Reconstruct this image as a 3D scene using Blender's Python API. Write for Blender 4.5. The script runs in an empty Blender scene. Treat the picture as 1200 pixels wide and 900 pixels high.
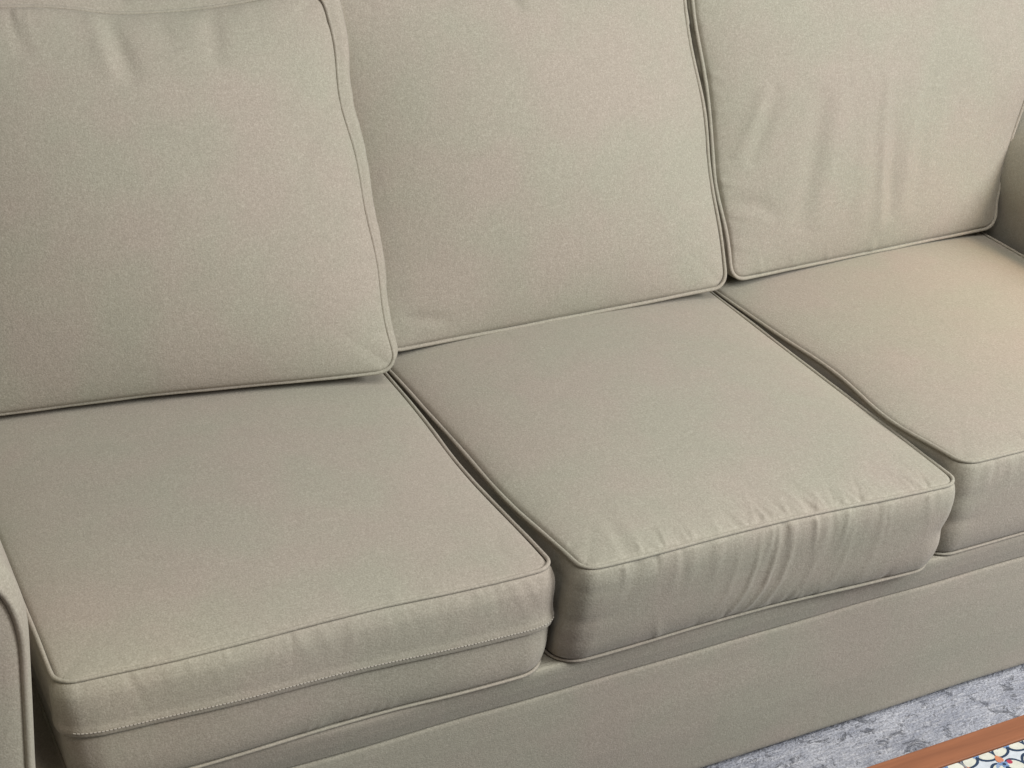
import bpy, math, random
import numpy as np
from mathutils import Matrix, Vector

random.seed(7)
rng = np.random.default_rng(11)
scene = bpy.context.scene
col = scene.collection

# ------------------------------------------------------------------ camera
CAM = np.array((-0.25784, -1.58570, 1.70245))
YAW, PITCH, ROLL, FPX = math.radians(26.858), math.radians(-28.646), math.radians(2.035), 2008.45
d = np.array([math.sin(YAW)*math.cos(PITCH), math.cos(YAW)*math.cos(PITCH), math.sin(PITCH)])
r = np.cross(d, [0, 0, 1]); r /= np.linalg.norm(r)
u = np.cross(r, d)
r, u = math.cos(ROLL)*r + math.sin(ROLL)*u, -math.sin(ROLL)*r + math.cos(ROLL)*u
cam_data = bpy.data.cameras.new('camera')
cam_data.sensor_width = 36.0
cam_data.lens = FPX*36.0/1200.0
cam_data.clip_start = 0.02
cam_data.clip_end = 100
cam = bpy.data.objects.new('camera', cam_data)
col.objects.link(cam)
cam.matrix_world = Matrix(((r[0], u[0], -d[0], CAM[0]), (r[1], u[1], -d[1], CAM[1]), (r[2], u[2], -d[2], CAM[2]), (0, 0, 0, 1)))
scene.camera = cam

# ------------------------------------------------------------------ light
world = bpy.data.worlds.new('World')
scene.world = world
world.use_nodes = True
bg = world.node_tree.nodes['Background']
bg.inputs[0].default_value = (0.95, 0.97, 1.0, 1)
bg.inputs[1].default_value = 0.145


def area(name, loc, target, sx, sy, power, colr):
    l = bpy.data.lights.new(name, 'AREA')
    l.shape = 'RECTANGLE'; l.size = sx; l.size_y = sy; l.energy = power; l.color = colr
    o = bpy.data.objects.new(name, l); col.objects.link(o)
    o.location = loc
    o.rotation_euler = (Vector(target)-Vector(loc)).to_track_quat('-Z', 'Y').to_euler()
    return o


area('window_light', (3.35, -1.9, 2.25), (0.9, 0.3, 0.5), 1.1, 1.2, 158, (0.95, 0.975, 1.0))
area('ceiling_bounce_fill', (1.0, -0.80, 2.6), (0.9, -0.1, 0.3), 1.8, 1.4, 50, (1.0, 0.985, 0.955))  # added overhead fill, stands in for light bounced off the ceiling
area('warm_left_fill', (-1.7, -1.3, 1.25), (0.6, 0.1, 0.4), 0.5, 0.5, 3.5, (1.0, 0.74, 0.48))  # added warm fill to lift left-facing cushion sides, no lamp there


def spot(name, loc, target, power, colr, cone, blend, rad):
    l = bpy.data.lights.new(name, 'SPOT')
    l.energy = power; l.color = colr; l.spot_size = math.radians(cone); l.spot_blend = blend; l.shadow_soft_size = rad
    o = bpy.data.objects.new(name, l); col.objects.link(o)
    o.location = loc
    o.rotation_euler = (Vector(target)-Vector(loc)).to_track_quat('-Z', 'Y').to_euler()
    return o


spot('table_lamp_light', (2.35, 0.35, 1.35), (1.72, 0.33, 0.46), 30, (1.0, 0.66, 0.36), 46, 1.0, 0.09)
spot('warm_corner_spot', (0.45, -0.95, 1.55), (0.03, 0.02, 0.43), 12, (1.0, 0.66, 0.36), 17, 1.0, 0.1)  # added narrow spot for the warm patch on the left seat corner

scene.view_settings.view_transform = 'Standard'
scene.view_settings.look = 'None'
scene.view_settings.gamma = 1
scene.view_settings.exposure = -0.12
scene.view_settings.use_curve_mapping = False
scene.render.engine = 'CYCLES'


# ------------------------------------------------------------------ materials
def new_mat(name):
    m = bpy.data.materials.new(name); m.use_nodes = True
    nt = m.node_tree
    return m, nt, nt.nodes['Principled BSDF']


def nd(nt, typ, **kw):
    n = nt.nodes.new(typ)
    for k, v in kw.items():
        if k.startswith('i_'):
            key = k[2:]
            n.inputs[int(key) if key.isdigit() else key].default_value = v
        else:
            setattr(n, k, v)
    return n


def mixc(nt, fac, a, b, blend='MIX'):
    n = nt.nodes.new('ShaderNodeMix'); n.data_type = 'RGBA'; n.blend_type = blend
    for sock, v in ((n.inputs[0], fac), (n.inputs[6], a), (n.inputs[7], b)):
        if isinstance(v, bpy.types.NodeSocket): nt.links.new(v, sock)
        else: sock.default_value = v
    return n.outputs[2]


def ramp(nt, src, lo, hi, a=0.0, b=1.0):
    n = nt.nodes.new('ShaderNodeMapRange')
    nt.links.new(src, n.inputs[0])
    n.inputs[1].default_value = lo; n.inputs[2].default_value = hi
    n.inputs[3].default_value = a; n.inputs[4].default_value = b
    return n.outputs[0]


def fabric(name, c1, c2, tint_a, tint_b, seed=0.0):
    m, nt, p = new_mat(name)
    tc = nd(nt, 'ShaderNodeTexCoord')
    off = nd(nt, 'ShaderNodeMapping'); off.inputs['Location'].default_value = (seed, seed*1.7, seed*0.6)
    nt.links.new(tc.outputs['Object'], off.inputs[0])
    V = off.outputs[0]
    fine = nd(nt, 'ShaderNodeTexNoise', i_Scale=480.0, i_Detail=2.0, i_Roughness=0.6)
    mid = nd(nt, 'ShaderNodeTexNoise', i_Scale=230.0, i_Detail=2.0, i_Roughness=0.6)
    big = nd(nt, 'ShaderNodeTexNoise', i_Scale=7.0, i_Detail=3.0, i_Roughness=0.55)
    nap = nd(nt, 'ShaderNodeTexNoise', i_Scale=16.0, i_Detail=3.0, i_Roughness=0.6)
    for n in (fine, mid, big, nap): nt.links.new(V, n.inputs['Vector'])
    base = mixc(nt, ramp(nt, fine.outputs[0], 0.30, 0.70), c1, c2)
    base = mixc(nt, ramp(nt, mid.outputs[0], 0.32, 0.68, 0.0, 0.55), base, c1)
    for sc_, rot_ in (((55, 520, 520), 0.0), ((520, 55, 55), 0.0)):
        mp = nd(nt, 'ShaderNodeMapping'); mp.inputs['Scale'].default_value = sc_
        nt.links.new(V, mp.inputs[0])
        sl = nd(nt, 'ShaderNodeTexNoise', i_Scale=1.0, i_Detail=2.0, i_Roughness=0.5); nt.links.new(mp.outputs[0], sl.inputs['Vector'])
        base = mixc(nt, ramp(nt, sl.outputs[0], 0.55, 0.78, 0.0, 0.16), base, c2)
        base = mixc(nt, ramp(nt, sl.outputs[0], 0.45, 0.22, 0.0, 0.16), base, (c1[0]*0.8, c1[1]*0.8, c1[2]*0.8, 1))
    tint = mixc(nt, ramp(nt, big.outputs[0], 0.36, 0.64), tint_a, tint_b)
    base = mixc(nt, 1.0, base, tint, 'MULTIPLY')
    base = mixc(nt, ramp(nt, nap.outputs[0], 0.35, 0.7, 0.0, 0.10), base, (0.25, 0.225, 0.18, 1))
    nt.links.new(base, p.inputs['Base Color'])
    p.inputs['Roughness'].default_value = 0.92
    p.inputs['Specular IOR Level'].default_value = 0.15
    p.inputs['Sheen Weight'].default_value = 0.18
    p.inputs['Sheen Roughness'].default_value = 0.45
    p.inputs['Sheen Tint'].default_value = (0.9, 0.88, 0.82, 1)
    add = nd(nt, 'ShaderNodeMath', operation='ADD')
    nt.links.new(fine.outputs[0], add.inputs[0]); nt.links.new(mid.outputs[0], add.inputs[1])
    b = nd(nt, 'ShaderNodeBump'); b.inputs['Strength'].default_value = 0.32; b.inputs['Distance'].default_value = 0.0012
    nt.links.new(add.outputs[0], b.inputs['Height'])
    nt.links.new(b.outputs[0], p.inputs['Normal'])
    return m


C1, C2 = (0.269, 0.246, 0.198, 1), (0.405, 0.374, 0.310, 1)
TA, TB = (1.028, 0.974, 0.978, 1), (0.976, 0.996, 0.965, 1)
FAB = fabric('beige_fabric', C1, C2, TA, TB)
FABS = [fabric('beige_fabric_cushion', C1, C2, TA, TB, 3.1*k+1.3) for k in range(6)]
THREAD, nt_, p_ = new_mat('light_thread'); p_.inputs['Base Color'].default_value = (0.45, 0.415, 0.355, 1); p_.inputs['Roughness'].default_value = 0.7
LINING, nt_, p_ = new_mat('dark_lining'); p_.inputs['Base Color'].default_value = (0.05, 0.048, 0.045, 1); p_.inputs['Roughness'].default_value = 0.95


# ------------------------------------------------------------------ mesh helpers
def link_mesh(name, verts, faces, mat, parent=None, smooth=True):
    me = bpy.data.meshes.new(name)
    verts = np.asarray(verts, dtype=np.float64).reshape(-1, 3).copy()
    if parent is not None: verts -= np.array(world_loc(parent))
    faces = np.asarray(faces, dtype=np.int32)
    k = faces.shape[1]
    me.vertices.add(len(verts)); me.vertices.foreach_set('co', verts.ravel())
    me.loops.add(faces.size); me.loops.foreach_set('vertex_index', faces.ravel())
    me.polygons.add(len(faces)); me.polygons.foreach_set('loop_start', np.arange(0, faces.size, k, dtype=np.int32))
    me.update(calc_edges=True); me.validate()
    me.polygons.foreach_set('use_smooth', np.full(len(me.polygons), smooth, dtype=bool))
    me.materials.append(mat)
    o = bpy.data.objects.new(name, me); col.objects.link(o)
    if parent is not None: o.parent = parent
    return o


def world_loc(o):
    v = np.array(o.location, dtype=float)
    while o.parent is not None:
        o = o.parent; v = v+np.array(o.location)
    return v


def thing(name, label, cat, loc, group=None):
    o = bpy.data.objects.new(name, None); col.objects.link(o)
    o.empty_display_size = 0.1
    o.location = loc; o['label'] = label; o['category'] = cat
    if group: o['group'] = group
    return o


def grid_faces(nr, nc, wrap=False):
    i = np.arange(nr-1)[:, None]; j = np.arange(nc if wrap else nc-1)[None, :]
    j2 = (j+1) % nc
    a = i*nc+j; b = i*nc+j2; c = (i+1)*nc+j2; dd = (i+1)*nc+j
    return np.stack([a, b, c, dd], -1).reshape(-1, 4)


def box_mesh(name, lo, hi, mat, parent=None, bevel=0.0, segs=2):
    import bmesh
    bm = bmesh.new(); bmesh.ops.create_cube(bm, size=1.0)
    lo, hi = np.array(lo, float), np.array(hi, float)
    base = world_loc(parent) if parent is not None else np.zeros(3)
    for v in bm.verts: v.co = Vector((lo+hi)/2+np.array(v.co)*(hi-lo)-base)
    if bevel: bmesh.ops.bevel(bm, geom=list(bm.edges), offset=bevel, segments=segs, profile=0.5, affect='EDGES')
    me = bpy.data.meshes.new(name); bm.to_mesh(me); bm.free(); me.materials.append(mat)
    o = bpy.data.objects.new(name, me); col.objects.link(o)
    if parent is not None: o.parent = parent
    return o


def tube(name, pts, rad, up, mat, parent=None, closed=False, k=10):
    P = np.asarray(pts, float); n = len(P)
    T = np.roll(P, -1, 0)-np.roll(P, 1, 0) if closed else np.gradient(P, axis=0)
    T /= np.linalg.norm(T, axis=1)[:, None]+1e-12
    U = np.broadcast_to(np.asarray(up, float), P.shape)
    S = np.cross(T, U); S /= np.linalg.norm(S, axis=1)[:, None]+1e-12
    U2 = np.cross(S, T)
    ph = np.linspace(0, 2*np.pi, k, endpoint=False)
    rad = np.broadcast_to(np.asarray(rad, float), (n,))
    R = P[:, None, :]+rad[:, None, None]*(np.cos(ph)[None, :, None]*S[:, None, :]+np.sin(ph)[None, :, None]*U2[:, None, :])
    # rings = rows; wrap columns
    F = grid_faces(n, k, wrap=True)
    if closed:
        j = np.arange(k); a = (n-1)*k+j; b = (n-1)*k+(j+1) % k
        F = np.vstack([F, np.stack([a, b, (j+1) % k, j], -1)])
    return link_mesh(name, R.reshape(-1, 3), F, mat, parent)


# smooth random field made of a few sinusoids
def waves(seed, n=7, lo=4.0, hi=16.0):
    g = np.random.default_rng(seed)
    k = g.uniform(lo, hi, n); th = g.uniform(0, 2*np.pi, n); ph = g.uniform(0, 2*np.pi, n); am = g.uniform(0.5, 1, n)/n*2
    return lambda x, y: sum(am[i]*np.sin(k[i]*(x*np.cos(th[i])+y*np.sin(th[i]))+ph[i]) for i in range(n))


# ridge (or valley) along a polyline in metres: pts, width, amp
def fold(X, Y, pts, w, amp, soft=1.0):
    pts = np.asarray(pts, float)
    seg = np.linalg.norm(np.diff(pts, axis=0), axis=1); tot = seg.sum()
    best = np.full(X.shape, 1e9); bt = np.zeros(X.shape); acc = 0
    for i in range(len(pts)-1):
        ax, ay = pts[i]; dx, dy = pts[i+1]-pts[i]; L2 = dx*dx+dy*dy
        t = np.clip(((X-ax)*dx+(Y-ay)*dy)/L2, 0, 1)
        dd = np.hypot(X-ax-t*dx, Y-ay-t*dy)
        m = dd < best
        best = np.where(m, dd, best); bt = np.where(m, (acc+t*seg[i])/tot, bt); acc += seg[i]
    taper = np.clip(np.sin(np.pi*np.clip(bt, 0, 1)), 0, 1)**0.6
    return amp*taper*np.exp(-(best/w)**2)


# short gathers that start on a seam: along = coord on the seam, dist = distance from it
def gathers(along, dist, items):
    out = np.zeros(along.shape)
    near = dist < 0.11
    A, D = along[near], dist[near]
    acc = np.zeros(A.shape)
    for (x0, L, w, amp, k) in items:
        acc += amp*np.exp(-((A-x0-k*D)/(w*(1+6*D)))**2)*np.exp(-(D/L)**2)*np.clip(D/0.004, 0, 1)
    out[near] = acc
    return out


def make_gathers(seed, n, lo, hi, L=(0.015, 0.04), w=(0.003, 0.006), amp=(0.0005, 0.0014), k=0.5):
    g = np.random.default_rng(seed)
    return [(g.uniform(lo, hi), g.uniform(*L), g.uniform(*w), g.uniform(*amp)*g.choice([1, 1, -1]), g.uniform(-k, k)) for _ in range(n)]


def round_scale(a, b, ra, rb):
    m = np.maximum(np.abs(a), np.abs(b)); ms = np.maximum(m, 1e-9)
    qx, qy = np.abs(a)/ms, np.abs(b)/ms
    cx, cy = 1-ra, 1-rb
    A = (qx/ra)**2+(qy/rb)**2; B = -2*(qx*cx/ra**2+qy*cy/rb**2); C = (cx/ra)**2+(cy/rb)**2-1
    disc = np.maximum(B*B-4*A*C, 0)
    t = (-B+np.sqrt(disc))/(2*A)
    corner = (t*qx > cx) & (t*qy > cy)
    t = np.where(corner, np.minimum(t, 1.0), 1.0)
    return 1+(t-1)*m**5


def bilerp(c, a, b):
    s, t = (a+1)/2, (b+1)/2
    c = [np.array(q, float) for q in c]
    return ((1-s)*(1-t))[..., None]*c[0]+(s*(1-t))[..., None]*c[1]+(s*t)[..., None]*c[2]+((1-s)*t)[..., None]*c[3]


def cushion(name, label, group, face, back, mat, puff, crown, bulge, ga, gb, r_face=0.03, r_back=0.05,
            face_name='top_panel', back_name='bottom_panel', warp=None, wrinkle=None, band_wrinkle=None,
            pipe=0.0031, puff_n=6.0, puff_q=0.5, zip_at=None, band_shape=None, band_rows=34, pipe_out=0.0012, base=None, sink=0.0, band_n=2.6, crease=0.004):
    """face/back: corners (a-,b-),(a+,b-),(a+,b+),(a-,b+)."""
    f = [np.array(q, float) for q in face]; bk = [np.array(q, float) for q in back]
    W = (np.linalg.norm(f[1]-f[0])+np.linalg.norm(f[2]-f[3]))/2
    H = (np.linalg.norm(f[3]-f[0])+np.linalg.norm(f[2]-f[1]))/2
    N = np.cross((f[1]-f[0])+(f[2]-f[3]), (f[3]-f[0])+(f[2]-f[1])); N /= np.linalg.norm(N)
    allp = np.array(f+bk)
    if base is None: base = (allp[:, 0].mean(), allp[:, 1].mean(), allp[:, 2].min())
    root = thing(name, label, 'cushion', base, group)

    def place(c, a, b, rad):
        sc = round_scale(a, b, rad*2/W, rad*2/H)
        return bilerp(c, a*sc, b*sc)
    A, B = np.meshgrid(ga, gb)            # rows = b
    X, Y = (A+1)/2*W, (B+1)/2*H
    P = place(f, A, B, r_face)
    if warp is not None: P = P+warp(A, B, 0.0)
    h = puff*np.clip(1-np.abs(A)**puff_n, 0, 1)**puff_q*np.clip(1-np.abs(B)**puff_n, 0, 1)**puff_q+crown*(1-A*A)*(1-B*B)
    if wrinkle is not None: h = h+wrinkle(X, Y, W, H)*np.clip((1-np.maximum(np.abs(A), np.abs(B)))/0.012, 0, 1)
    dm = np.minimum((1-np.abs(A))*W/2, (1-np.abs(B))*H/2)
    h = h-crease*np.exp(-(dm/0.0032)**2)
    P = P+h[..., None]*N
    nr, nc = A.shape
    link_mesh(face_name, P, grid_faces(nr, nc), mat, root)
    # boundary loop (counter-clockwise about N)
    la = np.concatenate([ga[:-1], np.full(len(gb)-1, 1.0), ga[:0:-1], np.full(len(gb)-1, -1.0)])
    lb = np.concatenate([np.full(len(ga)-1, -1.0), gb[:-1], np.full(len(ga)-1, 1.0), gb[:0:-1]])
    top = place(f, la, lb, r_face); bot = place(bk, la, lb, r_back)
    if warp is not None: top = top+warp(la, lb, 0.0); bot = bot+warp(la, lb, 1.0)

    def outward(L):
        T = np.roll(L, -2, 0)-np.roll(L, 2, 0); T /= np.linalg.norm(T, axis=1)[:, None]+1e-12
        o = np.cross(T, N); o /= np.linalg.norm(o, axis=1)[:, None]+1e-12
        for _ in range(6): o = (np.roll(o, 1, 0)+o*2+np.roll(o, -1, 0)); o /= np.linalg.norm(o, axis=1)[:, None]
        return o
    O = outward(top)
    q = 0.5-0.5*np.cos(np.pi*np.linspace(0, 1, band_rows)); q = 0.5*q+0.5*np.linspace(0, 1, band_rows)
    q = np.sort(np.concatenate([q, [0.008, 0.016, 0.984, 0.992]]))
    if zip_at is None:
        tt = np.repeat(q[:, None], len(la), 1)
    else:
        q = np.sort(np.concatenate([q, [0.485, 0.4935, 0.4990, 0.5010, 0.507, 0.514, 0.522, 0.532]]))
        tz = zip_at(la)[None, :]; qq = q[:, None]
        tt = np.where(qq < 0.5, qq*2*tz, tz+(qq-0.5)*2*(1-tz))
    prof = band_shape(tt, la[None, :], lb[None, :]) if band_shape else bulge*(1-np.abs(2*tt-1)**band_n)*(0.22+0.78*np.clip((-lb-0.9)/0.08, 0, 1))[None, :]
    Tlen = np.linalg.norm(top-bot, axis=1)[None, :]
    ex, ey = ((la+1)/2*W)[None, :]+0*tt, ((lb+1)/2*H)[None, :]+0*tt
    if zip_at is not None:
        qq = np.repeat(q[:, None], len(la), 1)
        prof = prof+np.where(qq < 0.5, 0.0035*np.clip(qq/0.12, 0, 1)+0.0022*np.exp(-((qq-0.46)/0.035)**2), -0.0038*np.exp(-((qq-0.5)/0.022)**2))
    prof = prof-0.003*(np.exp(-(tt*Tlen/0.0032)**2)+np.exp(-((1-tt)*Tlen/0.0032)**2))
    if band_wrinkle is not None:
        prof = prof+band_wrinkle(ex, ey, tt, tt*Tlen, la[None, :]+0*tt, lb[None, :]+0*tt)*np.clip(np.minimum(tt, 1-tt)/0.04, 0, 1)
    Bd = top[None]*(1-tt)[..., None]+bot[None]*tt[..., None]+prof[..., None]*O[None]
    link_mesh('side_band', Bd, grid_faces(len(q), len(la), wrap=True)[:, ::-1], mat, root)
    # back panel (coarse)
    cb = np.linspace(-1, 1, 41)
    A2, B2 = np.meshgrid(ga[::4] if (len(ga)-1) % 4 == 0 else ga, gb[::4] if (len(gb)-1) % 4 == 0 else gb)
    Q = place(bk, A2, B2, r_back)
    if warp is not None: Q = Q+warp(A2, B2, 1.0)
    link_mesh(back_name, Q, grid_faces(*A2.shape)[:, ::-1], mat, root)
    g = waves(abs(hash(name)) % 1000 if False else int(W*1e5) % 997, 6, 8, 60)
    for L, sgn in ((top, 1), (bot, -1)):
        # resample the welt evenly
        seg = np.linalg.norm(np.roll(L, -1, 0)-L, axis=1); s = np.concatenate([[0], np.cumsum(seg)])
        n = int(s[-1]/0.0045)
        sv = np.linspace(0, s[-1], n, endpoint=False)
        Lc = np.vstack([L, L[:1]]); Oc = np.vstack([O, O[:1]])
        pp = np.stack([np.interp(sv, s, Lc[:, i]) for i in range(3)], 1); oo = np.stack([np.interp(sv, s, Oc[:, i]) for i in range(3)], 1)
        wob = g(sv, sv*0.3)
        sk = np.clip((-np.interp(sv, s, np.append(lb, lb[0]))-0.97)/0.03, 0, 1)*sink*(sgn > 0)
        pp = pp+oo*(pipe_out-0.0022*sk+0.0006*wob)[:, None]+N*(sgn*0.0004-0.0008*sk)[:, None]
        for _ in range(2): pp = (np.roll(pp, 1, 0)+2*pp+np.roll(pp, -1, 0))/4
        tube('piping', pp, pipe*(0.82 if sgn < 0 and sink else 1.0)*(1+0.10*g(sv*1.7, sv)), N, mat, root, closed=True, k=10)
    return root, dict(band=Bd, q=q, la=la, lb=lb, O=O, W=W, H=H, N=N)


def dens(n, p):                # -1..1 with points crowded at -1
    s = np.linspace(0, 1, n)
    return -1+2*s**p


def even(n):
    # slightly crowded at both ends
    s = np.linspace(-1, 1, n)
    return 0.72*s+0.28*np.sin(s*np.pi/2)


# ------------------------------------------------------------------ floor and rug
FLOORM, nt, p = new_mat('floor_boards')
tc = nd(nt, 'ShaderNodeTexCoord'); wv = nd(nt, 'ShaderNodeTexNoise', i_Scale=3.0, i_Detail=6.0)
mp = nd(nt, 'ShaderNodeMapping'); mp.inputs['Scale'].default_value = (1, 12, 1)
nt.links.new(tc.outputs['Object'], mp.inputs[0]); nt.links.new(mp.outputs[0], wv.inputs['Vector'])
nt.links.new(mixc(nt, wv.outputs[0], (0.12, 0.08, 0.05, 1), (0.26, 0.18, 0.11, 1)), p.inputs['Base Color']); p.inputs['Roughness'].default_value = 0.5
fl = link_mesh('floor', [(-4, -4, 0), (6, -4, 0), (6, 4, 0), (-4, 4, 0)], [(0, 1, 2, 3)], FLOORM, smooth=False)
fl['kind'] = 'structure'

RUGM, nt, p = new_mat('rug_pile')
tc = nd(nt, 'ShaderNodeTexCoord'); V = tc.outputs['Object']
warpn = nd(nt, 'ShaderNodeTexNoise', i_Scale=14.0, i_Detail=3.0); nt.links.new(V, warpn.inputs['Vector'])
wmix = nd(nt, 'ShaderNodeVectorMath', operation='MULTIPLY_ADD'); wmix.inputs[1].default_value = (0.12, 0.12, 0.12)
nt.links.new(warpn.outputs[1], wmix.inputs[0]); nt.links.new(V, wmix.inputs[2])
stre = nd(nt, 'ShaderNodeMapping'); stre.inputs['Scale'].default_value = (1, 2.2, 1); nt.links.new(wmix.outputs[0], stre.inputs[0])
patch = nd(nt, 'ShaderNodeTexNoise', i_Scale=9.0, i_Detail=5.0, i_Roughness=0.65); nt.links.new(stre.outputs[0], patch.inputs['Vector'])
veins = nd(nt, 'ShaderNodeTexNoise', i_Scale=34.0, i_Detail=7.0, i_Roughness=0.78); nt.links.new(wmix.outputs[0], veins.inputs['Vector'])
pile = nd(nt, 'ShaderNodeTexNoise', i_Scale=260.0, i_Detail=2.0); nt.links.new(V, pile.inputs['Vector'])
streak = nd(nt, 'ShaderNodeMapping'); streak.inputs['Scale'].default_value = (0.25, 1.6, 1); streak.inputs['Rotation'].default_value = (0, 0, 0.12); nt.links.new(V, streak.inputs[0])
strn = nd(nt, 'ShaderNodeTexNoise', i_Scale=120.0, i_Detail=3.0, i_Roughness=0.7); nt.links.new(streak.outputs[0], strn.inputs['Vector'])
c = mixc(nt, ramp(nt, patch.outputs[0], 0.38, 0.62), (0.27, 0.28, 0.32, 1), (0.46, 0.466, 0.50, 1))
c = mixc(nt, ramp(nt, veins.outputs[0], 0.575, 0.640, 0, 0.62), c, (0.14, 0.15, 0.19, 1))
c = mixc(nt, ramp(nt, strn.outputs[0], 0.48, 0.66, 0, 0.6), c, (0.64, 0.63, 0.64, 1))
c = mixc(nt, ramp(nt, pile.outputs[0], 0.3, 0.7, 0.0, 0.65), c, (0.19, 0.195, 0.225, 1))
nt.links.new(c, p.inputs['Base Color']); p.inputs['Roughness'].default_value = 0.95; p.inputs['Specular IOR Level'].default_value = 0.1
hs = nd(nt, 'ShaderNodeMath', operation='ADD'); nt.links.new(pile.outputs[0], hs.inputs[0]); nt.links.new(strn.outputs[0], hs.inputs[1])
hs2 = nd(nt, 'ShaderNodeMath', operation='SUBTRACT'); nt.links.new(hs.outputs[0], hs2.inputs[0]); nt.links.new(ramp(nt, veins.outputs[0], 0.56, 0.66), hs2.inputs[1])
b = nd(nt, 'ShaderNodeBump'); b.inputs['Strength'].default_value = 0.9; b.inputs['Distance'].default_value = 0.003
nt.links.new(hs2.outputs[0], b.inputs['Height']); nt.links.new(b.outputs[0], p.inputs['Normal'])
rug = thing('area_rug', 'pale grey distressed rug lying under the sofa and the tiled table', 'rug', (0.9, -0.6, 0.0))
gx, gy = np.linspace(-0.7, 2.5, 161), np.linspace(-2.0, 0.75, 138)
RX, RY = np.meshgrid(gx, gy); wz = waves(5, 8, 6, 40)
RZ = 0.0085+0.0006*wz(RX, RY)
link_mesh('pile', np.stack([RX, RY, RZ], -1), grid_faces(*RX.shape), RUGM, rug)
box_mesh('backing', (-0.7, -2.0, 0.0008), (2.5, 0.75, 0.0060), LINING, rug)
edge = [(-0.7, -2.0, 0.0055), (2.5, -2.0, 0.0055), (2.5, 0.75, 0.0055), (-0.7, 0.75, 0.0055)]
pts = []
for i in range(4):
    a0, a1 = np.array(edge[i]), np.array(edge[(i+1) % 4])
    pts += [a0+(a1-a0)*t for t in np.linspace(0, 1, 40, endpoint=False)]
tube('binding', pts, 0.0046, (0, 0, 1), RUGM, rug, closed=True, k=8)

# ------------------------------------------------------------------ sofa body
SOFA = (0.92, 0.45, 0.009)
sofa = thing('sofa', 'beige fabric three seat sofa with piped arms and plain front panel', 'sofa', SOFA)
X0, X1 = -0.062, 1.862
# front panel: a seam groove at its top, then straight down to just over the rug
prof = [(0.0000, 0.3000), (-0.0080, 0.3004), (-0.0110, 0.2992), (-0.0122, 0.2960), (-0.0118, 0.2880), (-0.0085, 0.2700), (-0.0030, 0.2502), (0.0014, 0.2482), (0.0016, 0.2466), (-0.0012, 0.2464), (-0.0026, 0.2448), (-0.0034, 0.2420),
        (-0.0042, 0.230), (-0.0042, 0.200), (-0.0030, 0.160), (-0.0010, 0.110), (0.003, 0.060), (0.005, 0.030), (0.0065, 0.0205), (0.010, 0.0180), (0.03, 0.0185), (0.06, 0.024)]
pr = np.array(prof)
s = np.concatenate([[0], np.cumsum(np.linalg.norm(np.diff(pr, axis=0), axis=1))])
sv = np.sort(np.concatenate([s, np.linspace(0, s[-1], 60)]))
sv = np.unique(np.round(sv, 5))
py, pz = np.interp(sv, s, pr[:, 0]), np.interp(sv, s, pr[:, 1])
xs = np.linspace(X0, X1, 300); w1, w2 = waves(21, 8, 3, 14), waves(22, 6, 6, 30)
XX, SS = np.meshgrid(xs, sv)
amp = np.clip((SS-0.10)/0.05, 0, 1)
YY = py[:, None]+amp*0.0030*w1(XX, SS*1.5)+0.0006*w2(XX, SS)
ZZ = pz[:, None]+0.0012*w2(XX, 0*SS)+np.clip((SS-0.2)/0.08, 0, 1)*0.0022*w1(XX*1.7, 0*SS)
link_mesh('front_panel', np.stack([XX, YY, ZZ], -1), grid_faces(*XX.shape)[:, ::-1], FAB, sofa)
# deck under the seat cushions, its front lip running into the seam
dy = np.concatenate([np.linspace(0.0000, 0.06, 40), np.linspace(0.075, 0.92, 40)])
DX, DY = np.meshgrid(np.linspace(X0, X1, 220), dy)
DZ = 0.3000+0.0006*w2(DX, DY*3)
link_mesh('deck', np.stack([DX, DY, DZ], -1), grid_faces(*DX.shape), FAB, sofa)
box_mesh('base_frame', (X0+0.01, 0.065, 0.045), (X1-0.01, 1.0, 0.285), LINING, sofa, 0.004)
for fx in (-0.20, 1.95):
    for fy in (0.10, 0.95):
        box_mesh('foot', (fx-0.03, fy-0.03, 0.0092), (fx+0.03, fy+0.03, 0.050), LINING, sofa, 0.004)


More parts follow.
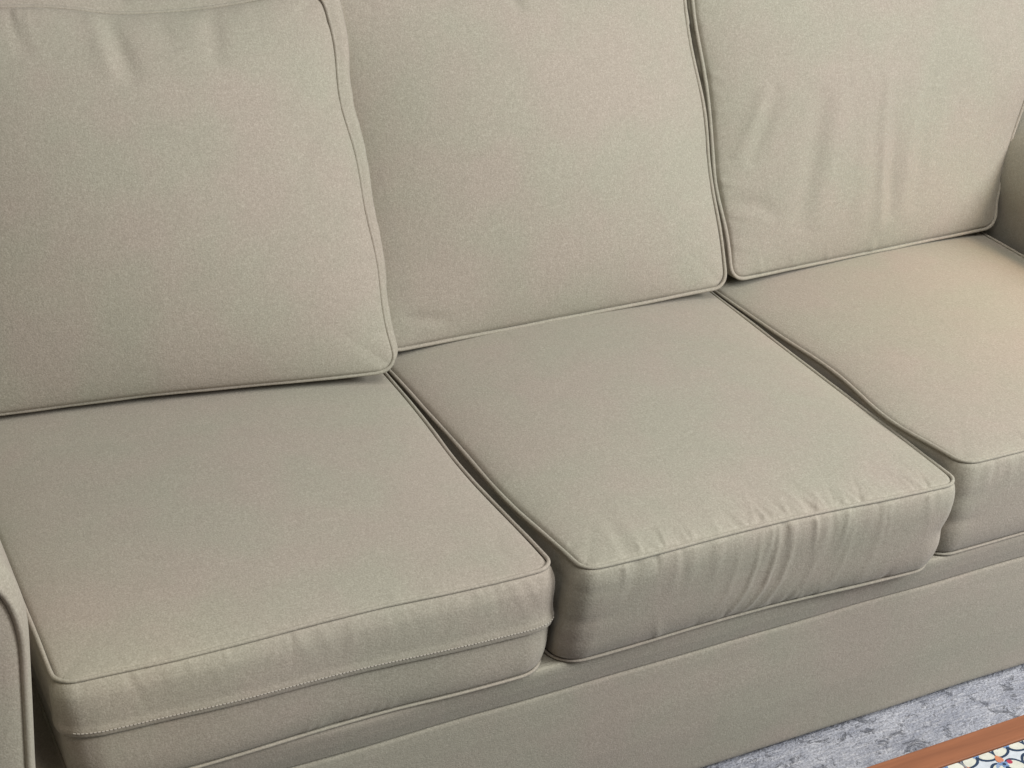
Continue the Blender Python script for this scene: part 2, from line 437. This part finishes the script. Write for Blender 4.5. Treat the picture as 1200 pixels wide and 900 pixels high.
# arms: arched section carried front to back, with a piped front panel
def arm(sign, xin, topz):
    wd, zb = 0.21, 0.026
    sh = topz-0.107
    # section outline from inner bottom, over the arch, to outer bottom (x measured away from the seat)
    sec = [(0.012, zb), (0.010, 0.30), (0.006, 0.40), (-0.001, 0.50), (-0.008, sh)]
    for t in np.linspace(0.12, 1, 26)[:-1]:
        th = np.pi*(1-t)
        sec.append((wd/2+(wd/2+0.002)*math.cos(th) if False else wd/2-(wd/2+0.007)*math.cos(np.pi*t), sh+(topz-sh)*math.sin(np.pi*t)**0.75))
    sec += [(wd+0.002, sh), (wd, 0.40), (wd-0.002, 0.20), (wd-0.002, zb)]
    sec = np.array(sec)
    ss = np.concatenate([[0], np.cumsum(np.linalg.norm(np.diff(sec, axis=0), axis=1))])
    sv = np.linspace(0, ss[-1], 110)
    sx, sz = np.interp(sv, ss, sec[:, 0]), np.interp(sv, ss, sec[:, 1])
    for _ in range(3):
        sx[1:-1] = (sx[:-2]+2*sx[1:-1]+sx[2:])/4; sz[1:-1] = (sz[:-2]+2*sz[1:-1]+sz[2:])/4
    cx, cz = wd/2, 0.40
    yf = -0.070
    ys = np.concatenate([yf+0.05*np.linspace(0, 1, 22)**1.6, np.linspace(yf+0.06, 1.02, 60)])
    g = waves(31+sign, 7, 4, 18)
    S, Yg = np.meshgrid(sv, ys)
    inset = 0.012*np.clip(1-(Yg-yf)/0.028, 0, 1)**2        # rolls in towards the front seam
    k = 1-inset/0.105
    ax = cx+(sx[None, :]-cx)*k; az = np.where(sz[None, :] > cz, cz+(sz[None, :]-cz)*(1-inset/0.27), sz[None, :])
    bl = 0.0025*g(S, Yg)*np.clip((Yg-yf)/0.05, 0, 1)
    ax = ax+bl; az = az+bl*0.8*(sz[None, :] > 0.5)
    px = xin-ax if sign < 0 else xin+ax
    root = bpy.data.objects.new('arm', None); col.objects.link(root); root.parent = sofa
    root.location = (xin+sign*wd/2-SOFA[0], 0.45-SOFA[1], 0.0)
    root.empty_display_size = 0.05
    F = grid_faces(*S.shape)
    if sign > 0: F = F[:, ::-1]
    link_mesh('arm_cover', np.stack([px, Yg, az], -1), F, FAB, root)
    # front panel filled from the seam loop
    loop = np.stack([px[0], np.full(len(sv), yf), az[0]], -1)
    cen = np.array([xin+sign*cx, yf, 0.36])
    rings = []
    for i, t in enumerate(np.linspace(1, 0.0003, 30)):
        ring = cen+(loop-cen)*t
        ring[:, 1] -= 0.010*(1-t**5)**0.7+0.0015*g(ring[:, 0], ring[:, 2])*(1-t)
        rings.append(ring)
    R = np.array(rings)
    F = grid_faces(R.shape[0], R.shape[1], wrap=True)
    if sign > 0: F = F[:, ::-1]
    link_mesh('arm_front', R.reshape(-1, 3), F[:, ::-1], FAB, root)
    tube('piping', loop+np.array([0, -0.003, 0]), 0.0042, (0, 1, 0), FAB, root)
    return root


arm(-1, -0.051, 0.712)
arm(1, 1.872, 0.655)
# back of the sofa, behind the cushions
gz = np.linspace(0.03, 0.9, 30); gx = np.linspace(-0.05, 1.85, 60)
secb = [(1.10, 0.026), (1.115, 0.40), (1.125, 0.70), (1.125, 0.80), (1.110, 0.825), (1.085, 0.838), (1.05, 0.838), (1.025, 0.825), (1.01, 0.80), (0.985, 0.66), (0.945, 0.45), (0.925, 0.30), (0.925, 0.28)]
sb = np.array(secb)
XB, IB = np.meshgrid(np.linspace(-0.26, 2.06, 80), np.arange(len(sb)))
link_mesh('back_frame', np.stack([XB, sb[IB, 0], sb[IB, 1]], -1), grid_faces(*XB.shape), FAB, sofa)

# ------------------------------------------------------------------ seat cushions
GS, GB = 'loose seat cushions on the sofa', 'loose back cushions leaning on the sofa back'
ZD = 0.3035      # bottom of the seat cushions, on the deck


def edge_bump(b, items):
    return sum(a*np.exp(-((b-c)/w)**2) for c, w, a in items)


# -- with zip placket, next to the left arm
def warpL(A, B, layer):
    o = np.zeros(A.shape+(3,))
    o[..., 0] = np.clip(A, 0, 1)**2*edge_bump(B, [(-0.35, 0.4, -0.009)])*(1-0.6*layer)
    o[..., 1] = np.clip(-B, 0, 1)**3*(0.003*np.sin(A*5+1))
    return o


wL = waves(41, 8, 3, 11)
gL = make_gathers(42, 26, 0.05, 0.60, L=(0.01, 0.03), amp=(0.0002, 0.0007))


def wrinkL(X, Y, W, H):
    h = 0.0034*wL(X, Y)
    h += gathers(X, Y, gL)
    h += fold(X, Y, [(W-0.035, 0.10), (W-0.05, 0.06), (W-0.048, 0.03)], 0.008, -0.0009)
    return h


gLb = make_gathers(43, 40, 0.0, 0.62, L=(0.012, 0.045), w=(0.003, 0.007), amp=(0.0004, 0.0014))


def bandL(ex, ey, t, dist, la, lb):
    fr = np.clip((-lb-0.9)/0.08, 0, 1)
    h = fr*(gathers(ex, dist, gLb)+0.0012*np.sin(ex*23+np.sin(ex*9)*2)*np.sin(np.pi*t))
    lower = [(x, 0.02, 0.004, 0.0016, 0.5) for x in (0.34, 0.352, 0.366, 0.38, 0.395, 0.30, 0.285)]
    h += fr*gathers(ex, np.maximum(0.158-dist, 0), lower)
    # crumple at the free right front corner
    cr = np.clip((la-0.86)/0.1, 0, 1)
    h += -0.0016*cr*np.exp(-((t-0.36)/0.10)**2)-0.0008*cr*np.exp(-((t-0.66)/0.10)**2)
    return h


seatL, infoL = cushion('seat_cushion', 'beige seat cushion with a stitched zip flap running along its front band', GS,
    [(-0.016, -0.003, 0.463), (0.613, -0.003, 0.4535), (0.617, 0.765, 0.440), (-0.02, 0.765, 0.452)],
    [(-0.010, -0.012, ZD), (0.610, -0.014, ZD), (0.600, 0.76, ZD), (-0.010, 0.76, ZD)],
    FABS[0], 0.010, 0.012, 0.008, even(221), dens(221, 1.45), r_face=0.020, r_back=0.045, warp=warpL, wrinkle=wrinkL, band_wrinkle=bandL,
    zip_at=lambda a: 0.500+0.055*a, pipe=0.0027, sink=1.0, band_n=4.5, band_rows=40, base=(0.30, 0.38, ZD))

# stitches of the zip flap: a line of short threads a few mm above its edge
Bd, q = infoL['band'], infoL['q']
row = int(np.argmin(np.abs(q-0.445)))
fm = infoL['lb'] < -0.999
line = Bd[row][fm]; row2 = Bd[row+1][fm]; on = infoL['O'][fm]
seg = np.concatenate([[0], np.cumsum(np.linalg.norm(np.diff(line, axis=0), axis=1))])
V, F = [], []
for i, sx in enumerate(np.arange(0.012, seg[-1]-0.012, 0.0046)):
    def at(q_): return np.array([np.interp(q_, seg, line[:, k]) for k in range(3)])
    o = np.array([np.interp(sx, seg, on[:, k]) for k in range(3)])
    a0, a1 = at(sx)+o*0.0003, at(sx+0.0030)+o*0.0003
    up = np.array([0, 0, 1.0])*0.0006
    n0 = len(V)
    V += [a0-up, a0+up, a0+up+o*0.0008, a0-up+o*0.0008, a1-up, a1+up, a1+up+o*0.0008, a1-up+o*0.0008]
    F += [[n0+k for k in f_] for f_ in ((0, 1, 2, 3), (7, 6, 5, 4), (0, 4, 5, 1), (1, 5, 6, 2), (2, 6, 7, 3), (3, 7, 4, 0))]
st = link_mesh('stitching', V, F, THREAD, seatL, smooth=False)
st['kind'] = 'stuff'


# -- middle cushion, gathered front seam
def warpM(A, B, layer):
    o = np.zeros(A.shape+(3,))
    o[..., 0] = np.clip(-A, 0, 1)**2*edge_bump(B, [(-0.5, 0.3, -0.011), (-0.05, 0.3, -0.004)])*(1-0.5*layer)
    o[..., 1] = np.clip(-B, 0, 1)**3*(0.004*np.cos(A*3.0))
    return o


wM = waves(51, 8, 3, 11)
gM = make_gathers(52, 64, 0.06, 0.56, L=(0.014, 0.045), w=(0.0024, 0.0045), amp=(0.0007, 0.0019), k=0.45)
gM += make_gathers(53, 10, 0.05, 0.56, L=(0.05, 0.085), w=(0.006, 0.010), amp=(0.0006, 0.0013), k=0.35)


def wrinkM(X, Y, W, H):
    h = 0.0034*wM(X, Y)+gathers(X, Y, gM)
    h += gathers(Y, X, make_gathers(54, 12, 0.0, 0.5, L=(0.01, 0.03), amp=(0.0003, 0.0008)))
    return h


gMb = make_gathers(55, 44, 0.05, 0.57, L=(0.012, 0.06), w=(0.003, 0.007), amp=(0.0006, 0.0017), k=0.22)
gMc = make_gathers(56, 24, 0.12, 0.54, L=(0.012, 0.035), w=(0.0035, 0.007), amp=(0.0006, 0.0016), k=0.5)


def bandM(ex, ey, t, dist, la, lb):
    fr = np.clip((-lb-0.9)/0.08, 0, 1)
    h = fr*(gathers(ex, dist, gMb)+gathers(ex, np.maximum(0.155-dist, 0), gMc))
    for (x, am, w) in ((0.235, 0.0010, 0.006), (0.268, 0.0022, 0.0048), (0.297, 0.0028, 0.0044), (0.322, 0.0020, 0.0050), (0.37, 0.0010, 0.006), (0.42, 0.0009, 0.006), (0.47, 0.0009, 0.007)):
        h += fr*fold(ex, dist, [(x+0.004, 0.0), (x+0.007, 0.06), (x+0.003, 0.10), (x-0.010, 0.135), (x-0.026, 0.158)], w, am)
    # creases on the left front corner
    cl = np.clip((-la-0.70)/0.25, 0, 1)
    h += cl*(-0.0008*np.exp(-((t-0.27-0.05*la)/0.05)**2)-0.0011*np.exp(-((t-0.50+0.04*la)/0.06)**2)-0.0005*np.exp(-((t-0.75)/0.05)**2))
    cr = np.clip((la-0.85)/0.12, 0, 1)
    h += -0.004*cr*np.exp(-((t-0.55)/0.12)**2)
    return h


cushion('seat_cushion', 'beige seat cushion with gathered, wrinkled front between two other seat cushions', GS,
    [(0.638, -0.036, 0.4635), (1.235, -0.034, 0.4465), (1.236, 0.765, 0.447), (0.624, 0.765, 0.438)],
    [(0.620, -0.014, ZD), (1.226, -0.026, ZD), (1.226, 0.76, ZD), (0.610, 0.76, ZD)],
    FABS[1], 0.013, 0.016, 0.010, even(301), dens(221, 1.55), r_face=0.020, r_back=0.038, warp=warpM, wrinkle=wrinkM, band_wrinkle=bandM,
    pipe=0.0027, sink=1.0, band_n=4.5, band_rows=44, base=(0.93, 0.37, ZD))


# -- right cushion
def warpR(A, B, layer):
    o = np.zeros(A.shape+(3,))
    o[..., 0] = np.clip(-A, 0, 1)**2*edge_bump(B, [(-0.15, 0.22, 0.004), (-0.62, 0.25, -0.016)])*(1-0.5*layer)
    return o


wR = waves(61, 8, 3, 11)
gR = make_gathers(62, 30, 0.05, 0.55, L=(0.012, 0.035), amp=(0.0004, 0.0013))
gRb = make_gathers(63, 30, 0.04, 0.55, L=(0.015, 0.05), w=(0.0035, 0.008), amp=(0.0006, 0.0016), k=0.25)


def wrinkR(X, Y, W, H):
    return 0.0028*wR(X, Y)+gathers(X, Y, gR)


def bandR(ex, ey, t, dist, la, lb):
    fr = np.clip((-lb-0.9)/0.08, 0, 1)
    h = fr*gathers(ex, dist, gRb)
    cl = np.clip((-la-0.75)/0.2, 0, 1)
    h += cl*(-0.002*np.exp(-((t-0.62)/0.07)**2)-0.001*np.exp(-((t-0.35)/0.06)**2))
    return h


cushion('seat_cushion', 'beige seat cushion lit by a warm lamp beside the shaded arm', GS,
    [(1.258, -0.020, 0.4620), (1.838, -0.020, 0.455), (1.842, 0.765, 0.447), (1.241, 0.765, 0.447)],
    [(1.240, -0.012, ZD), (1.835, -0.012, ZD), (1.838, 0.76, ZD), (1.230, 0.76, ZD)],
    FABS[2], 0.011, 0.016, 0.009, even(221), dens(201, 1.5), r_face=0.022, r_back=0.030, warp=warpR, wrinkle=wrinkR, band_wrinkle=bandR,
    pipe=0.0027, sink=1.0, band_n=4.5, base=(1.55, 0.37, ZD))

# ------------------------------------------------------------------ back cushions
wb1, wb2, wb3 = waves(71, 8, 3, 10), waves(72, 8, 3, 10), waves(73, 8, 3, 10)


def shape_back(bul_side, bul_top, bul_bot):
    def f(t, a, b):
        pr = (1-np.abs(1-2*np.clip(t, 0, 1)**0.5)**2.2)
        wt = np.clip((b-0.9)/0.1, 0, 1); wbm = np.clip((-b-0.9)/0.1, 0, 1)
        return pr*(bul_side*(0.72+0.28*b)*(1-wt-wbm)+bul_top*wt+bul_bot*wbm)
    return f


gT1 = make_gathers(81, 22, 0.05, 0.62, L=(0.02, 0.07), w=(0.004, 0.010), amp=(0.0005, 0.0016), k=0.3)
gS1 = make_gathers(82, 16, 0.05, 0.52, L=(0.015, 0.05), w=(0.004, 0.008), amp=(0.0004, 0.0012), k=0.9)


def wrinkB1(X, Y, W, H):
    h = 0.0045*wb1(X, Y)+gathers(X, H-Y, gT1)+gathers(Y, W-X, gS1)
    h += fold(X, Y, [(0.318, H-0.005), (0.322, H-0.05), (0.335, H-0.13)], 0.015, -0.0058)
    h += fold(X, Y, [(0.300, H-0.005), (0.300, H-0.06), (0.305, H-0.12)], 0.015, 0.0032)
    h += fold(X, Y, [(0.47, H-0.004), (0.465, H-0.05), (0.455, H-0.11)], 0.016, -0.0042)
    h += fold(X, Y, [(0.18, H-0.004), (0.19, H-0.04), (0.195, H-0.08)], 0.012, -0.003)
    h += fold(X, Y, [(0.39, H-0.005), (0.40, H-0.08)], 0.02, -0.003)
    h += fold(X, Y, [(W-0.008, 0.40), (W-0.06, 0.36), (W-0.11, 0.30)], 0.016, -0.003)
    return h


def bandB(seed, n=26, amp=(0.0008, 0.0024)):
    ga_ = make_gathers(seed, n, 0.02, 0.6, L=(0.02, 0.05), w=(0.005, 0.011), amp=amp, k=0.2)
    gb_ = make_gathers(seed+1, n, 0.02, 0.55, L=(0.02, 0.05), w=(0.005, 0.012), amp=amp, k=0.3)

    def f(ex, ey, t, dist, la, lb):
        side = np.clip((np.abs(la)-0.98)/0.015, 0, 1)
        return (1-side)*gathers(ex, dist, ga_)+side*gathers(ey, dist, gb_)
    return f


def warpB1(A, B, layer):
    o = np.zeros(A.shape+(3,))
    k = np.clip(A, 0, 1)**3
    o[..., 0] = k*(edge_bump(B, [(0.35, 0.3, -0.004), (-0.1, 0.25, 0.003)])+0.0025*np.sin(B*11))
    o[..., 2] = np.clip(B, 0, 1)**4*edge_bump(A, [(0.35, 0.5, -0.024), (0.02, 0.18, -0.006)])-np.clip(-B, 0, 1)**4*edge_bump(A, [(-0.1, 0.6, -0.006)])
    return o


cushion('back_cushion', 'beige back cushion standing above the zip flap seat cushion, creased below its top seam', GB,
    [(-0.030, 0.628, 0.474), (0.613, 0.520, 0.476), (0.606, 0.786, 0.996), (-0.030, 0.822, 1.006)],
    [(-0.020, 0.800, 0.474), (0.608, 0.740, 0.474), (0.598, 0.940, 0.972), (-0.020, 0.955, 0.985)],
    FABS[3], 0.020, 0.042, 0.02, even(221), even(221), r_face=0.030, r_back=0.035, face_name='front_panel', back_name='back_panel',
    warp=warpB1, wrinkle=wrinkB1, band_wrinkle=bandB(83, 16, (0.0003, 0.001)), band_shape=shape_back(0.033, 0.026, 0.006), pipe=0.0030, puff_n=5.0, pipe_out=-0.0006, base=(0.29, 0.72, 0.47))

gT2 = make_gathers(91, 20, 0.05, 0.55, L=(0.02, 0.06), w=(0.004, 0.010), amp=(0.0005, 0.0016), k=0.3)
gS2 = make_gathers(92, 18, 0.03, 0.52, L=(0.012, 0.04), w=(0.003, 0.007), amp=(0.0003, 0.001), k=0.6)


def wrinkB2(X, Y, W, H):
    h = 0.0040*wb2(X, Y)+gathers(X, H-Y, gT2)+gathers(Y, W-X, gS2)
    h += fold(X, Y, [(0.03, 0.045), (0.07, 0.040), (0.11, 0.030)], 0.010, -0.0022)
    h += fold(X, Y, [(0.27, H-0.004), (0.285, H-0.05), (0.30, H-0.085)], 0.010, -0.005)
    h += fold(X, Y, [(0.30, H-0.004), (0.31, H-0.07)], 0.010, 0.003)
    return h


def warpB2(A, B, layer):
    o = np.zeros(A.shape+(3,))
    o[..., 0] = np.clip(A, 0, 1)**3*(0.0022*np.sin(B*8+1)+edge_bump(B, [(0.05, 0.4, 0.004)]))
    return o


cushion('back_cushion', 'beige back cushion between the two other back cushions, smooth with a piped edge', GB,
    [(0.630, 0.602, 0.466), (1.238, 0.584, 0.478), (1.226, 0.808, 0.990), (0.622, 0.832, 1.000)],
    [(0.655, 0.790, 0.472), (1.226, 0.775, 0.472), (1.216, 0.945, 0.945), (0.655, 0.950, 0.945)],
    FABS[4], 0.016, 0.050, 0.015, even(221), even(221), r_face=0.022, r_back=0.035, face_name='front_panel', back_name='back_panel',
    warp=warpB2, wrinkle=wrinkB2, band_wrinkle=bandB(93), band_shape=shape_back(0.011, 0.018, 0.006), pipe=0.0031, puff_n=5.0, base=(0.94, 0.75, 0.47))


gS3 = make_gathers(102, 18, 0.03, 0.5, L=(0.015, 0.05), w=(0.004, 0.008), amp=(0.0004, 0.0014), k=0.6)
gB3 = make_gathers(103, 16, 0.05, 0.55, L=(0.015, 0.04), w=(0.004, 0.009), amp=(0.0004, 0.0013), k=0.3)


def wrinkB3(X, Y, W, H):
    h = 0.0042*wb3(X, Y)+gathers(Y, X, gS3)+gathers(X, Y, gB3)
    for pts, w, am in (
        ([(0.03, 0.20), (0.06, 0.25), (0.10, 0.32)], 0.010, 0.0045),
        ([(0.05, 0.185), (0.085, 0.25), (0.115, 0.31)], 0.011, -0.004),
        ([(0.01, 0.13), (0.06, 0.12), (0.10, 0.09)], 0.012, -0.003),
        ([(0.13, 0.06), (0.16, 0.16), (0.20, 0.30)], 0.016, -0.0045),
        ([(0.165, 0.06), (0.195, 0.16), (0.235, 0.30)], 0.016, 0.0035),
        ([(0.315, 0.03), (0.31, 0.12), (0.315, 0.22), (0.335, 0.32)], 0.010, 0.0050),
        ([(0.335, 0.05), (0.332, 0.14), (0.345, 0.24)], 0.011, -0.0042),
        ([(0.36, 0.05), (0.37, 0.16), (0.40, 0.30)], 0.012, 0.0040),
        ([(0.385, 0.06), (0.40, 0.16), (0.43, 0.27)], 0.014, -0.0035),
        ([(0.26, 0.05), (0.27, 0.14), (0.28, 0.22)], 0.014, 0.0025)):
        h += fold(X, Y, pts, w*1.2, am*0.95)
    return h


def warpB3(A, B, layer):
    o = np.zeros(A.shape+(3,))
    o[..., 0] = np.clip(-A, 0, 1)**3*(0.0025*np.sin(B*7+0.5)+edge_bump(B, [(-0.45, 0.2, -0.004)]))
    k = np.clip((A-0.2)/0.8, 0, 1)**2
    o[..., 0] += k*0.075*np.clip((B+0.85)/1.2, 0, 1)
    o[..., 1] -= k*0.035*np.exp(-((B-0.1)/0.45)**2)*(1-0.6*layer)
    return o


cushion('back_cushion', 'beige back cushion with upright folds leaning beside the arm in shade', GB,
    [(1.260, 0.600, 0.478), (1.850, 0.630, 0.470), (1.890, 0.800, 0.990), (1.249, 0.812, 0.990)],
    [(1.262, 0.780, 0.472), (1.840, 0.795, 0.472), (1.870, 0.945, 0.945), (1.256, 0.945, 0.945)],
    FABS[5], 0.018, 0.040, 0.015, even(241), even(221), r_face=0.024, r_back=0.035, face_name='front_panel', back_name='back_panel',
    warp=warpB3, wrinkle=wrinkB3, band_wrinkle=bandB(105), band_shape=shape_back(0.006, 0.018, 0.006), pipe=0.0033, puff_n=5.0, base=(1.56, 0.75, 0.47))

# ------------------------------------------------------------------ tiled coffee table
WOOD, nt, p = new_mat('orange_wood')
tc = nd(nt, 'ShaderNodeTexCoord'); mp = nd(nt, 'ShaderNodeMapping'); mp.inputs['Scale'].default_value = (3, 60, 30)
n1 = nd(nt, 'ShaderNodeTexNoise', i_Scale=2.0, i_Detail=6.0, i_Roughness=0.6)
nt.links.new(tc.outputs['Object'], mp.inputs[0]); nt.links.new(mp.outputs[0], n1.inputs['Vector'])
nt.links.new(mixc(nt, ramp(nt, n1.outputs[0], 0.3, 0.7), (0.190, 0.066, 0.026, 1), (0.270, 0.098, 0.040, 1)), p.inputs['Base Color'])
p.inputs['Roughness'].default_value = 0.65


def plain(name, c, rough=0.25):
    m, nt, p = new_mat(name)
    tc = nd(nt, 'ShaderNodeTexCoord'); n = nd(nt, 'ShaderNodeTexNoise', i_Scale=90.0, i_Detail=3.0); nt.links.new(tc.outputs['Object'], n.inputs['Vector'])
    dk = tuple(v*0.8 for v in c[:3])+(1,)
    nt.links.new(mixc(nt, ramp(nt, n.outputs[0], 0.3, 0.7), dk, c), p.inputs['Base Color']); p.inputs['Roughness'].default_value = rough
    return m


GLAZE = plain('white_glaze', (0.56, 0.59, 0.62, 1)); CREAM = plain('cream_glaze', (0.62, 0.61, 0.52, 1)); NAVY = plain('navy_glaze', (0.03, 0.05, 0.09, 1))
BLUE = plain('blue_glaze', (0.16, 0.25, 0.42, 1)); CORAL = plain('coral_glaze', (0.55, 0.22, 0.12, 1)); RED = plain('red_glaze', (0.38, 0.05, 0.08, 1))
GROUT = plain('grout', (0.42, 0.41, 0.38, 1), 0.9)
TZ = 0.400
tx0, tx1, ty0, ty1 = 0.20, 1.60, -1.03, -0.430
table = thing('coffee_table', 'low coffee table with orange wood frame and flower painted tile top', 'table', (0.9, -0.73, 0.009))
fw = 0.034
box_mesh('frame_rail', (tx0, ty1-fw, TZ-0.04), (tx1, ty1, TZ), WOOD, table, 0.0012)
box_mesh('frame_rail', (tx0, ty0, TZ-0.04), (tx1, ty0+fw, TZ), WOOD, table, 0.0012)
box_mesh('frame_rail', (tx0, ty0+fw+0.0005, TZ-0.04), (tx0+fw, ty1-fw-0.0005, TZ-0.0008), WOOD, table, 0.0012)
box_mesh('frame_rail', (tx1-fw, ty0+fw+0.0005, TZ-0.04), (tx1, ty1-fw-0.0005, TZ-0.0008), WOOD, table, 0.0012)
for lx in (tx0+0.05, tx1-0.05):
    for ly in (ty0+0.05, ty1-0.05):
        box_mesh('leg', (lx-0.022, ly-0.022, 0.0096), (lx+0.022, ly+0.022, TZ-0.0395), WOOD, table, 0.003)
box_mesh('grout_bed', (tx0+fw+0.0005, ty0+fw+0.0005, TZ-0.022), (tx1-fw-0.0005, ty1-fw-0.0005, TZ-0.0052), GROUT, table)
NX, NY = 10, 4
tw, th = (tx1-tx0-2*fw-0.002)/NX, (ty1-ty0-2*fw-0.002)/NY


def polys(shapes):
    V, F = [], []
    for z, pts in shapes:
        cx, cy = sum(q[0] for q in pts)/len(pts), sum(q[1] for q in pts)/len(pts)
        n = len(V); V.append((cx, cy, z)); V += [(x, y, z) for x, y in pts]
        m = len(pts)
        F += [(n, n+1+i, n+1+(i+1) % m) for i in range(m)]
    return V, F


def petal(cx, cy, L, w, ang, n=18, tip=0.35):
    out = []
    for i in range(n):
        t = 2*math.pi*i/n
        x = L*math.cos(t); y = w*math.sin(t)*(1-tip*math.cos(t))
        out.append((cx+x*math.cos(ang)-y*math.sin(ang), cy+x*math.sin(ang)+y*math.cos(ang)))
    return out


def circ(cx, cy, r_, n=10): return petal(cx, cy, r_, r_, 0, n, 0)


# one tile's painted flowers, in tile coordinates; every layer 0.15 mm above the one below
lay = {m: [] for m in ('NAVY', 'CREAM', 'BLUE', 'CORAL', 'RED')}
Z0 = 0.00025
PX, PY = tw/3, th/5
for jr in range(-1, 6):
    for ic in range(-1, 5):
        cx = -tw/2+(ic+0.5*(jr % 2))*PX; cy = th/2-0.012-jr*PY
        if abs(cx) > tw/2+0.03 or abs(cy) > th/2+0.03: continue
        for ang, L, w in ((math.radians(38), 0.0135, 0.0105), (math.radians(142), 0.0135, 0.0105)):
            px, py_ = cx+0.0125*math.cos(ang), cy+0.011*math.sin(ang)
            lay['NAVY'].append((Z0, petal(px, py_, L, w, ang, 20, -0.25)))
            lay['CREAM'].append((Z0+0.00015, petal(px, py_, L-0.0032, w-0.0032, ang, 20, -0.25)))
        lay['CORAL'].append((Z0+0.0003, petal(cx, cy-0.0035, 0.0062, 0.0044, math.radians(90), 12, 0.5)))
        bx, by = cx+PX/2, cy+0.013
        for k in range(5):
            a_ = 2*math.pi*k/5+0.3
            lay['BLUE'].append((Z0+0.0003, petal(bx+0.0034*math.cos(a_), by+0.0034*math.sin(a_), 0.0026, 0.0020, a_, 10, 0)))
        lay['NAVY'].append((Z0+0.00045, circ(bx, by, 0.0022)))
        lay['RED'].append((Z0+0.0003, circ(cx+0.0085, cy-0.0125, 0.0036)))
        lay['BLUE'].append((Z0+0.00015, petal(cx-0.0085, cy-0.013, 0.0062, 0.0024, 0.7, 10, 0)))
keep = lambda pts: [(min(max(x, -tw/2+0.0015), tw/2-0.0015), min(max(y, -th/2+0.0015), th/2-0.0015)) for x, y in pts]
MATS = dict(NAVY=NAVY, CREAM=CREAM, BLUE=BLUE, CORAL=CORAL, RED=RED)
motif_mesh = bpy.data.meshes.new('painted_flowers')
V, F, MI = [], [], []
for i, (k, shapes) in enumerate(lay.items()):
    motif_mesh.materials.append(MATS[k])
    v, f_ = polys([(z, keep(p_)) for z, p_ in shapes])
    F += [tuple(n+len(V) for n in q_) for q_ in f_]; MI += [i]*len(f_); V += v
motif_mesh.from_pydata(V, [], F); motif_mesh.update(); motif_mesh.polygons.foreach_set('material_index', MI)
first = None
for i in range(NX):
    for j in range(NY):
        cx, cy = tx0+fw+0.001+(i+0.5)*tw, ty0+fw+0.001+(j+0.5)*th
        if first is None:
            first = box_mesh('tile', (-tw/2+0.0006, -th/2+0.0006, -0.005), (tw/2-0.0006, th/2-0.0006, 0.0), GLAZE, None, 0.0006, 1)
            t = first
        else:
            t = first.copy(); col.objects.link(t)
        t.parent = table; t.location = (cx-0.9, cy+0.73, TZ-0.0004-0.009)
        mo = bpy.data.objects.new('painted_flowers', motif_mesh); col.objects.link(mo); mo.parent = t
